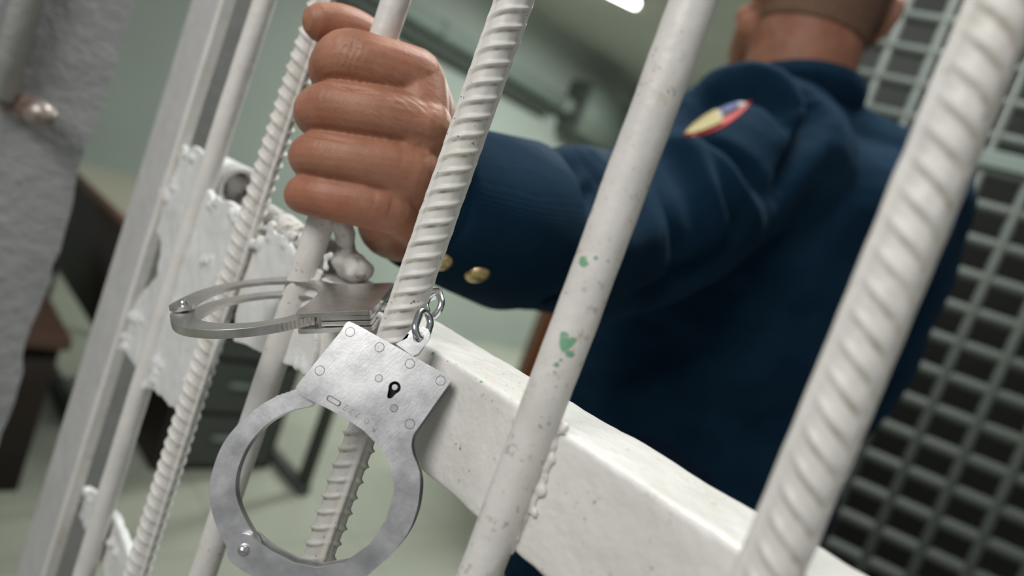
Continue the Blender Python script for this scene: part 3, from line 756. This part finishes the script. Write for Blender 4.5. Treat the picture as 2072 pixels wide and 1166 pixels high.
# knuckle dimples, tendons and the deep creases between the fingers
def line(pts): return [P(*p) for p in pts]
crease(hand, [
    (line([(640, 168, 270), (690, 174, 265), (740, 180, 264), (785, 188, 264), (812, 190, 266)]), -.0022, .0012),
    (line([(612, 268, 270), (660, 275, 265), (715, 283, 264), (757, 284, 265)]), -.0020, .0011),
    (line([(603, 354, 270), (650, 362, 267), (705, 371, 266), (755, 370, 268)]), -.0019, .0011),
    (line([(680, 84, 268), (700, 96, 264), (712, 112, 262)]), -.0005, .0012), (line([(692, 78, 268), (716, 92, 264), (728, 112, 262)]), -.0005, .0012),
    (line([(760, 470, 285), (740, 480, 290), (715, 470, 290)]), -.0008, .0016),
    (line([(843, 246, 266), (872, 256, 272), (880, 276, 276)]), .0013, .0065),
    (line([(818, 322, 267), (846, 332, 272), (858, 350, 278)]), .0011, .006),
    (line([(765, 402, 271), (790, 412, 276)]), .0009, .006),
    (line([(850, 210, 270), (862, 226, 274)]), -.0009, .005),
    (line([(848, 292, 270), (862, 302, 276)]), -.0009, .005),
])
a = verts_np(hand); set_verts(hand, a+normals_np(hand)*(fnoise(a, 70)*.0004)[:, None])
# fine wrinkles over the joints, kept as a height map on the skin
wr = np.zeros(len(a)); nz = fnoise(a, 260, 3)
for c, dirv, rad, fr in (((700, 104, 265), (1, .35), .0085, 2300), ((672, 190, 264), (1, .2), .006, 2600), ((812, 215, 270), (.6, -.8), .013, 2500), ((655, 300, 266), (1, .2), .005, 2600), ((780, 470, 300), (.3, 1), .012, 2000)):
    c = np.array(P(*c)); ax = np.array(rt*dirv[0]-up*dirv[1]); q = a-c
    wr += np.exp(-(q**2).sum(1)/rad**2)*np.sin((q@ax)*fr+nz*3.2)
hand.attributes.new('wrinkle', 'FLOAT', 'POINT').data.foreach_set('value', wr.astype(np.float32))

# head, neck, trunk and far arm, in the standing person's own frame
LS, RS = P(1530, 315, 735), P(1852, 395, 890)          # shoulder joints
NB = P(1624, 190, 806)                                  # root of the neck
rv = Vector((RS.x-LS.x, RS.y-LS.y, 0)).normalized(); fv = Vector((-rv.y, rv.x, 0)); zv = Vector((0, 0, 1))
def B(r, f, z, base=None): q = (base or Vector((NB.x, NB.y, 0)))+rv*r+fv*f; return Vector((q.x, q.y, z))
hz = NB.z+.128                                          # eye level
HB = NB+fv*.035+Vector((0, 0, 0))
hd = Vector((HB.x, HB.y, 0))
turn = Matrix.Rotation(math.radians(-24), 3, 'Z'); hf = (turn @ fv).normalized(); hr = (turn @ rv).normalized()
def Hd(r, f, z): return hd+hr*r+hf*f+Vector((0, 0, z))
rotm = Matrix((hr, hf, zv)).transposed()
bm = bmesh.new()
add_ball(bm, Hd(0, .005, hz+.035), 1, (.077, .098, .095), rotm, 4)
add_ball(bm, Hd(0, .045, hz-.030), 1, (.062, .060, .075), rotm)
add_chain(bm, [(Hd(-.058, .02, hz-.06), .02), (Hd(-.035, .075, hz-.085), .018), (Hd(0, .093, hz-.092), .018), (Hd(.035, .075, hz-.085), .018), (Hd(.058, .02, hz-.06), .02)], 4)
add_chain(bm, [(Hd(0, .098, hz+.012), .009), (Hd(0, .112, hz-.012), .010), (Hd(0, .120, hz-.030), .0125)], 4)   # nose
for s0 in (-1, 1):
    add_ball(bm, Hd(s0*.012, .108, hz-.034), .0085)
    add_ball(bm, Hd(s0*.034, .084, hz+.022), 1, (.022, .012, .008), rotm)                                          # brow
    add_ball(bm, Hd(s0*.045, .078, hz-.028), 1, (.02, .018, .018), rotm)                                           # cheek
    e = [Hd(s0*.078, -.012, hz+.022), Hd(s0*.090, -.026, hz+.018), Hd(s0*.091, -.028, hz-.005), Hd(s0*.082, -.016, hz-.030), Hd(s0*.076, -.006, hz-.034)]
    add_chain(bm, list(zip(e, (.006, .0065, .006, .0065, .006))), 4, 12)
    add_ball(bm, Hd(s0*.077, -.012, hz-.004), 1, (.006, .016, .026), rotm)
add_chain(bm, [(Hd(-.024, .097, hz-.062), .0055), (Hd(0, .107, hz-.060), .0072), (Hd(.024, .097, hz-.062), .0055)], 4, 12)
add_chain(bm, [(Hd(-.02, .096, hz-.070), .0055), (Hd(0, .105, hz-.071), .0075), (Hd(.02, .096, hz-.070), .0055)], 4, 12)
add_chain(bm, [(Hd(0, -.022, hz-.005), .066), (Hd(0, -.022, hz-.07), .064), (NB+fv*.012+zv*-.02, .068), (NB-zv*.10, .075)], 4, 28)
add_chain(bm, [(LS, .052), (NB-zv*.07, .07), (RS, .05)], 5, 24)
TC = Vector(((LS.x+RS.x)/2, (LS.y+RS.y)/2, 0))+fv*.02
def T(r, f, z): return TC+rv*r+fv*f+zv*z
for z, a_, b_ in ((1.22, .15, .10), (1.08, .14, .095), (.95, .15, .1)):
    add_ball(bm, T(0, 0, z), 1, (a_, b_, .12), Matrix((rv, fv, zv)).transposed())
RE = T(.215, .01, RS.z-.30); RW = T(.215, .10, RS.z-.53)
add_chain(bm, [(RS, .05), (RE, .042), (RW, .028)], 5); add_chain(bm, [(RW, .03), (RW+Vector((0, 0, -.09))+fv*.02, .03)], 4)
for i in range(4):
    b0 = RW+rv*(-.004)+fv*(.032-.02*i)-zv*.09; add_chain(bm, [(b0, .0095), (b0-zv*.04+fv*.008, .009), (b0-zv*.075+fv*.0-rv*.012, .008)], 4, 10)
add_chain(bm, [(RW+fv*.03-zv*.04, .012), (RW+fv*.055-zv*.075, .010), (RW+fv*.055-zv*.105-rv*.01, .009)], 4, 10)
for s0 in (-1, 1):
    add_chain(bm, [(T(s0*.09, 0, .93), .085), (T(s0*.10, .01, .50), .055), (T(s0*.10, -.01, .10), .04)], 5, 20)
bodym = remesh(bm, .0042, 6)
# grow into one skin: arm and hand joined on at the elbow inside the sleeve
bm = bmesh.new(); bm.from_mesh(bodym)
b2 = bmesh.new(); add_chain(b2, [(P(1180, 468, 525), .040), (P(1240, 475, 560), .044), (P(1400, 390, 655), .05), (LS, .054)], 5, 24)
tmp = bpy.data.meshes.new('t'); b2.to_mesh(tmp); b2.free(); bm.from_mesh(tmp)
hand_l = bm.verts.layers.float.get('wrinkle') or bm.verts.layers.float.new('wrinkle'); bm.from_mesh(hand)
body = link('body', bm, M_['skin'], g)
for s0 in (-1, 1):
    e = Hd(s0*.033, .083, hz+.002); bm = bmesh.new(); add_ball(bm, e, .0125); ey = link('eye', bm, M_['eye'], body)
    bm = bmesh.new(); add_ball(bm, e+hf*.0078, .0058); link('iris', bm, M_['iris'], body)
bm = bmesh.new(); b0 = P(654, 40, 299); add_ball(bm, b0, 1, (.0072, .0022, .008), Matrix.Rotation(.6, 3, 'Z'), 2); link('thumb_nail', bm, M_['nail'], body)
# cropped hair: follows the skull, down to the nape
hb = bmesh.new(); hb.from_mesh(bodym); hb.normal_update()
def hairy(p):
    q = p-Hd(0, 0, hz); f_, r_, z_ = q.dot(hf), abs(q.dot(hr)), q.z
    if r_ > .082: return False
    if f_ < -.015: return z_ > -.062
    return z_ > .012+.9*max(0, f_) and (r_ < .074 or z_ > .036)
bmesh.ops.delete(hb, geom=[v for v in hb.verts if not hairy(v.co)], context='VERTS')
for v in hb.verts: v.co += v.normal*.0020
h = link('hair', hb, M_['hair'], g)
m = h.modifiers.new('s', 'SOLIDIFY'); m.thickness = .003; m.offset = -1

# jacket
TR = Matrix((rv, fv, zv)).transposed()
bm = bmesh.new()
CW = [(P(858, 402, 334), .0345), (P(905, 420, 348), .0370), (P(975, 440, 372), .0430), (P(1046, 462, 400), .0480), (P(1140, 474, 470), .058), (P(1240, 478, 560), .0690), (P(1330, 440, 615), .077), (P(1420, 375, 668), .083), (P(1500, 310, 715), .088), (LS+(RS-LS)*.10-zv*.02, .095)]
add_chain(bm, CW, 6, 32)
add_chain(bm, [(LS+(RS-LS)*.08-zv*.005, .088), (NB-zv*.075, .088), (LS+(RS-LS)*.92-zv*.012, .082)], 6, 28)
add_chain(bm, [(LS+(RS-LS)*.3-zv*.06, .11), (LS+(RS-LS)*.7-zv*.06, .11)], 4, 28)
for i in range(16):
    z = 1.24-.5*i/15; k = smooth(0, 1, (1.24-z)/.26)
    add_ball(bm, T(-.005, .01+.04*k, z), 1, (.197, .142+.046*k, .10), TR, 4)
add_chain(bm, [(RS-zv*.02, .075), (RS+rv*.018-zv*.15, .072), (RE, .066), (RW+zv*.10, .056), (RW+zv*.01, .048)], 6, 28)
jm = remesh(bm, .0034, 9)
jt = BVHTree.FromPolygons([v.co.copy() for v in jm.vertices], [tuple(p.vertices) for p in jm.polygons])
def hit(px, py):
    h_ = jt.ray_cast(CAM, ray(px, py).normalized()); return h_[0], h_[1]
def on(pts):
    return [q for q in (hit(*p)[0] for p in pts) if q is not None]
folds = [
    ([(1396,176),(1447,133),(1525,124),(1606,142),(1640,193),(1649,240),(1610,322),(1580,390)], -.017, .010),
    ([(1400,205),(1450,165),(1520,155),(1580,175),(1612,230)], +.010, .012),
    ([(1366,257),(1404,223),(1447,193),(1512,186),(1563,206),(1590,245)], -.013, .010),
    ([(1426,292),(1462,302),(1503,334),(1540,385)], -.011, .009),
    ([(1370,300),(1440,330),(1490,400),(1530,470)], .009, .012),
    ([(1350,290),(1400,340),(1432,420),(1452,505)], .011, .012), ([(1310,330),(1350,400),(1370,480),(1380,560)], -.010, .010),
    ([(1053,382),(1090,376),(1130,350),(1180,330)], -.009, .007), ([(1056,464),(1128,462),(1180,415),(1225,362)], -.013, .008),
    ([(1056,440),(1120,435),(1170,390)], .003, .008), ([(1061,521),(1110,524),(1180,528)], -.009, .006),
    ([(1130,560),(1230,520),(1330,470)], .004, .013), ([(1260,610),(1340,595),(1420,545),(1475,470)], -.013, .012),
    ([(1110,330),(1180,312),(1245,310)], .004, .010), ([(960,330),(1000,360),(1030,420)], -.003, .009), ([(930,380),(960,450),(960,510)], .002, .009),
    ([(1700,230),(1650,320),(1620,420),(1600,520)], .006, .03), ([(1240,800),(1300,750),(1420,690)], -.012, .012), ([(1200,860),(1300,800),(1400,760)], .004, .016),
    ([(1500,900),(1600,860),(1700,860)], -.010, .018),
]
crease(jm, [(on(l), a_*1.45, w_*1.15) for l, a_, w_ in folds if len(on(l)) > 2])
a = verts_np(jm); set_verts(jm, a+normals_np(jm)*(fnoise(a, 14)*.0035+fnoise(a, 38, 5)*.0012)[:, None])
jacket = link('jacket', jm, M_['navy'], g)
jt = BVHTree.FromPolygons([v.co+origin(jacket) for v in jm.vertices], [tuple(p.vertices) for p in jm.polygons])
# sleeve cuff band, its edge round the wrist, buttons
def ringband(c0, c1, r0, r1, t, name, mat, nseg=48, sy=1.0):
    d = (c1-c0).normalized(); x, y = frame_of(d); bm = bmesh.new(); rows = []
    for u_, r_ in ((0, r0-t), (0, r0), (.06, r0+t*.8), (.5, (r0+r1)/2+t), (.94, r1+t*.8), (1, r1), (1, r1-t)):
        c = c0.lerp(c1, u_); rows.append([bm.verts.new(c+(x*math.cos(2*PI*k/nseg)+y*math.sin(2*PI*k/nseg))*(r_+.0012*math.sin(3*2*PI*k/nseg+1)+.0007*noise.noise(c*60+x*math.cos(2*PI*k/nseg)*3))) for k in range(nseg)])
    for p, q in zip(rows[:-1], rows[1:]):
        for k in range(nseg): bm.faces.new((p[k], p[(k+1) % nseg], q[(k+1) % nseg], q[k]))
    return link(name, bm, mat, jacket)
cuffband = ringband(P(846, 398, 331), P(1040, 460, 398), .0352, .0490, .0030, 'sleeve_cuff', M_['navy_seam'])
cuffband.data.materials[0] = M_['navy']
def button(c, n_, r, mat, par):
    n_ = n_.normalized(); bm = bmesh.new(); x, y = frame_of(n_); rows = []
    for rr, hh in ((.2, 0), (1.0, .0), (1.0, .12), (.9, .3), (.6, .45), (.25, .5), (.02, .5)):
        rows.append([bm.verts.new(c+(x*math.cos(2*PI*k/24)+y*math.sin(2*PI*k/24))*r*rr+n_*r*hh) for k in range(24)])
    for p, q in zip(rows[:-1], rows[1:]):
        for k in range(24): bm.faces.new((p[k], p[(k+1) % 24], q[(k+1) % 24], q[k]))
    bm.faces.new(rows[-1]); bm.faces.new(rows[0])
    bmm = link('button', bm, mat, par); return bmm
ct = BVHTree.FromPolygons([v.co+origin(cuffband) for v in cuffband.data.vertices], [tuple(p.vertices) for p in cuffband.data.polygons])
for px, py, r, mat in ((966, 554, .0067, M_['brass']), (891, 527, .0062, M_['brass'])):
    q, n_, _, _ = ct.ray_cast(CAM, ray(px, py).normalized())
    if q is None: q, n_, _, _ = jt.ray_cast(CAM, ray(px, py).normalized())
    if q is not None:
        if n_.dot(ray(px, py)) > 0: n_ = -n_
        o = button(q, n_, r, mat, jacket); o['label'] = 'gold button on the sleeve cuff'
q, n_ = hit(1118, 606)
q, n_, _, _ = jt.ray_cast(CAM, ray(1118, 606).normalized())
if q is not None: button(q, n_ if n_.dot(ray(1118, 606)) < 0 else -n_, .0075, M_['navy_seam'], jacket)
# collar
bm = bmesh.new(); rows = []
for u_, rr, dz in ((0, .074, -.030), (.5, .079, -.004), (1, .078, .012), (1, .073, .012), (.5, .072, -.005), (0, .068, -.03)):
    row = []
    for k in range(40):
        a_ = 2*PI*k/40; c = NB+fv*.012
        row.append(bm.verts.new(c+rv*(rr*1.02*math.cos(a_))+fv*(rr*1.0*math.sin(a_))+zv*(dz-.030*(math.sin(a_)+.0)*.8-.012)))
    rows.append(row)
for p, q in zip(rows, rows[1:]+rows[:1]):
    for k in range(40): bm.faces.new((p[k], p[(k+1) % 40], q[(k+1) % 40], q[k]))
link('collar', bm, M_['navy'], jacket)
# embroidered sleeve badge: a shield of plain coloured fields with a red edge
def lens(t, s_):                           # t along the badge, s_ across it (0..1)
    ax, ay = 1386+t*(1520-1386), 276+t*(205-276)
    wdt = 27*math.sin(PI*min(max(t, .02), .98))**.75
    return ax+(s_-.42)*wdt*.55, ay+(s_-.42)*wdt*1.15
def patch(t0, t1, s0, s1, lift, name, mat, par, nt=26, ns=8):
    bm = bmesh.new(); grid = []
    for i in range(nt+1):
        row = []
        for j in range(ns+1):
            x, y = lens(t0+(t1-t0)*i/nt, s0+(s1-s0)*j/ns)
            q, n_, _, _ = jt.ray_cast(CAM, ray(x, y).normalized())
            row.append(bm.verts.new(q+n_*lift*(1 if n_.dot(ray(x, y)) < 0 else -1)) if q is not None else None)
        grid.append(row)
    for i in range(nt):
        for j in range(ns):
            f = [grid[i][j], grid[i+1][j], grid[i+1][j+1], grid[i][j+1]]
            if all(f): bm.faces.new(f)
    o = link(name, bm, mat, par); m = o.modifiers.new('s', 'SOLIDIFY'); m.thickness = .0009; m.offset = 1; return o
badge = patch(0, 1, 0, 1, .0010, 'sleeve_badge', M_['t_red'], jacket)
badge['label'] = 'red edged badge with yellow and blue fields'
patch(.0, .52, .0, .80, .0019, 'badge_field', M_['t_yellow'], badge); 
patch(.52, .92, .06, .55, .0019, 'badge_field', M_['t_pale'], badge); patch(.58, .80, .10, .45, .0026, 'badge_emblem', M_['t_blue'], badge)

# trousers and shoes
bm = bmesh.new()
for s0 in (-1, 1):
    add_chain(bm, [(T(s0*.085, 0, .92), .115), (T(s0*.098, .01, .52), .082), (T(s0*.10, -.01, .10), .068)], 6, 24)
add_ball(bm, T(0, 0, .88), 1, (.17, .12, .13), TR)
link('trousers', remesh(bm, .006, 6), M_['trousers'], g)
for s0 in (-1, 1):
    bm = bmesh.new(); add_chain(bm, [(T(s0*.10, -.05, .045), .042), (T(s0*.10, .06, .042), .040), (T(s0*.105, .15, .030), .030)], 5, 18); add_ball(bm, T(s0*.10, -.012, .09), .045)
    add_box(bm, T(s0*.10, 0, 0)-Vector((.03, .03, 0)), T(s0*.10, 0, 0)+Vector((.03, .03, .02)))
    me = remesh(bm, .005, 5); a = verts_np(me); a[:, 2] = np.maximum(a[:, 2], .001); set_verts(me, a); link('shoe', me, M_['shoe'], g)
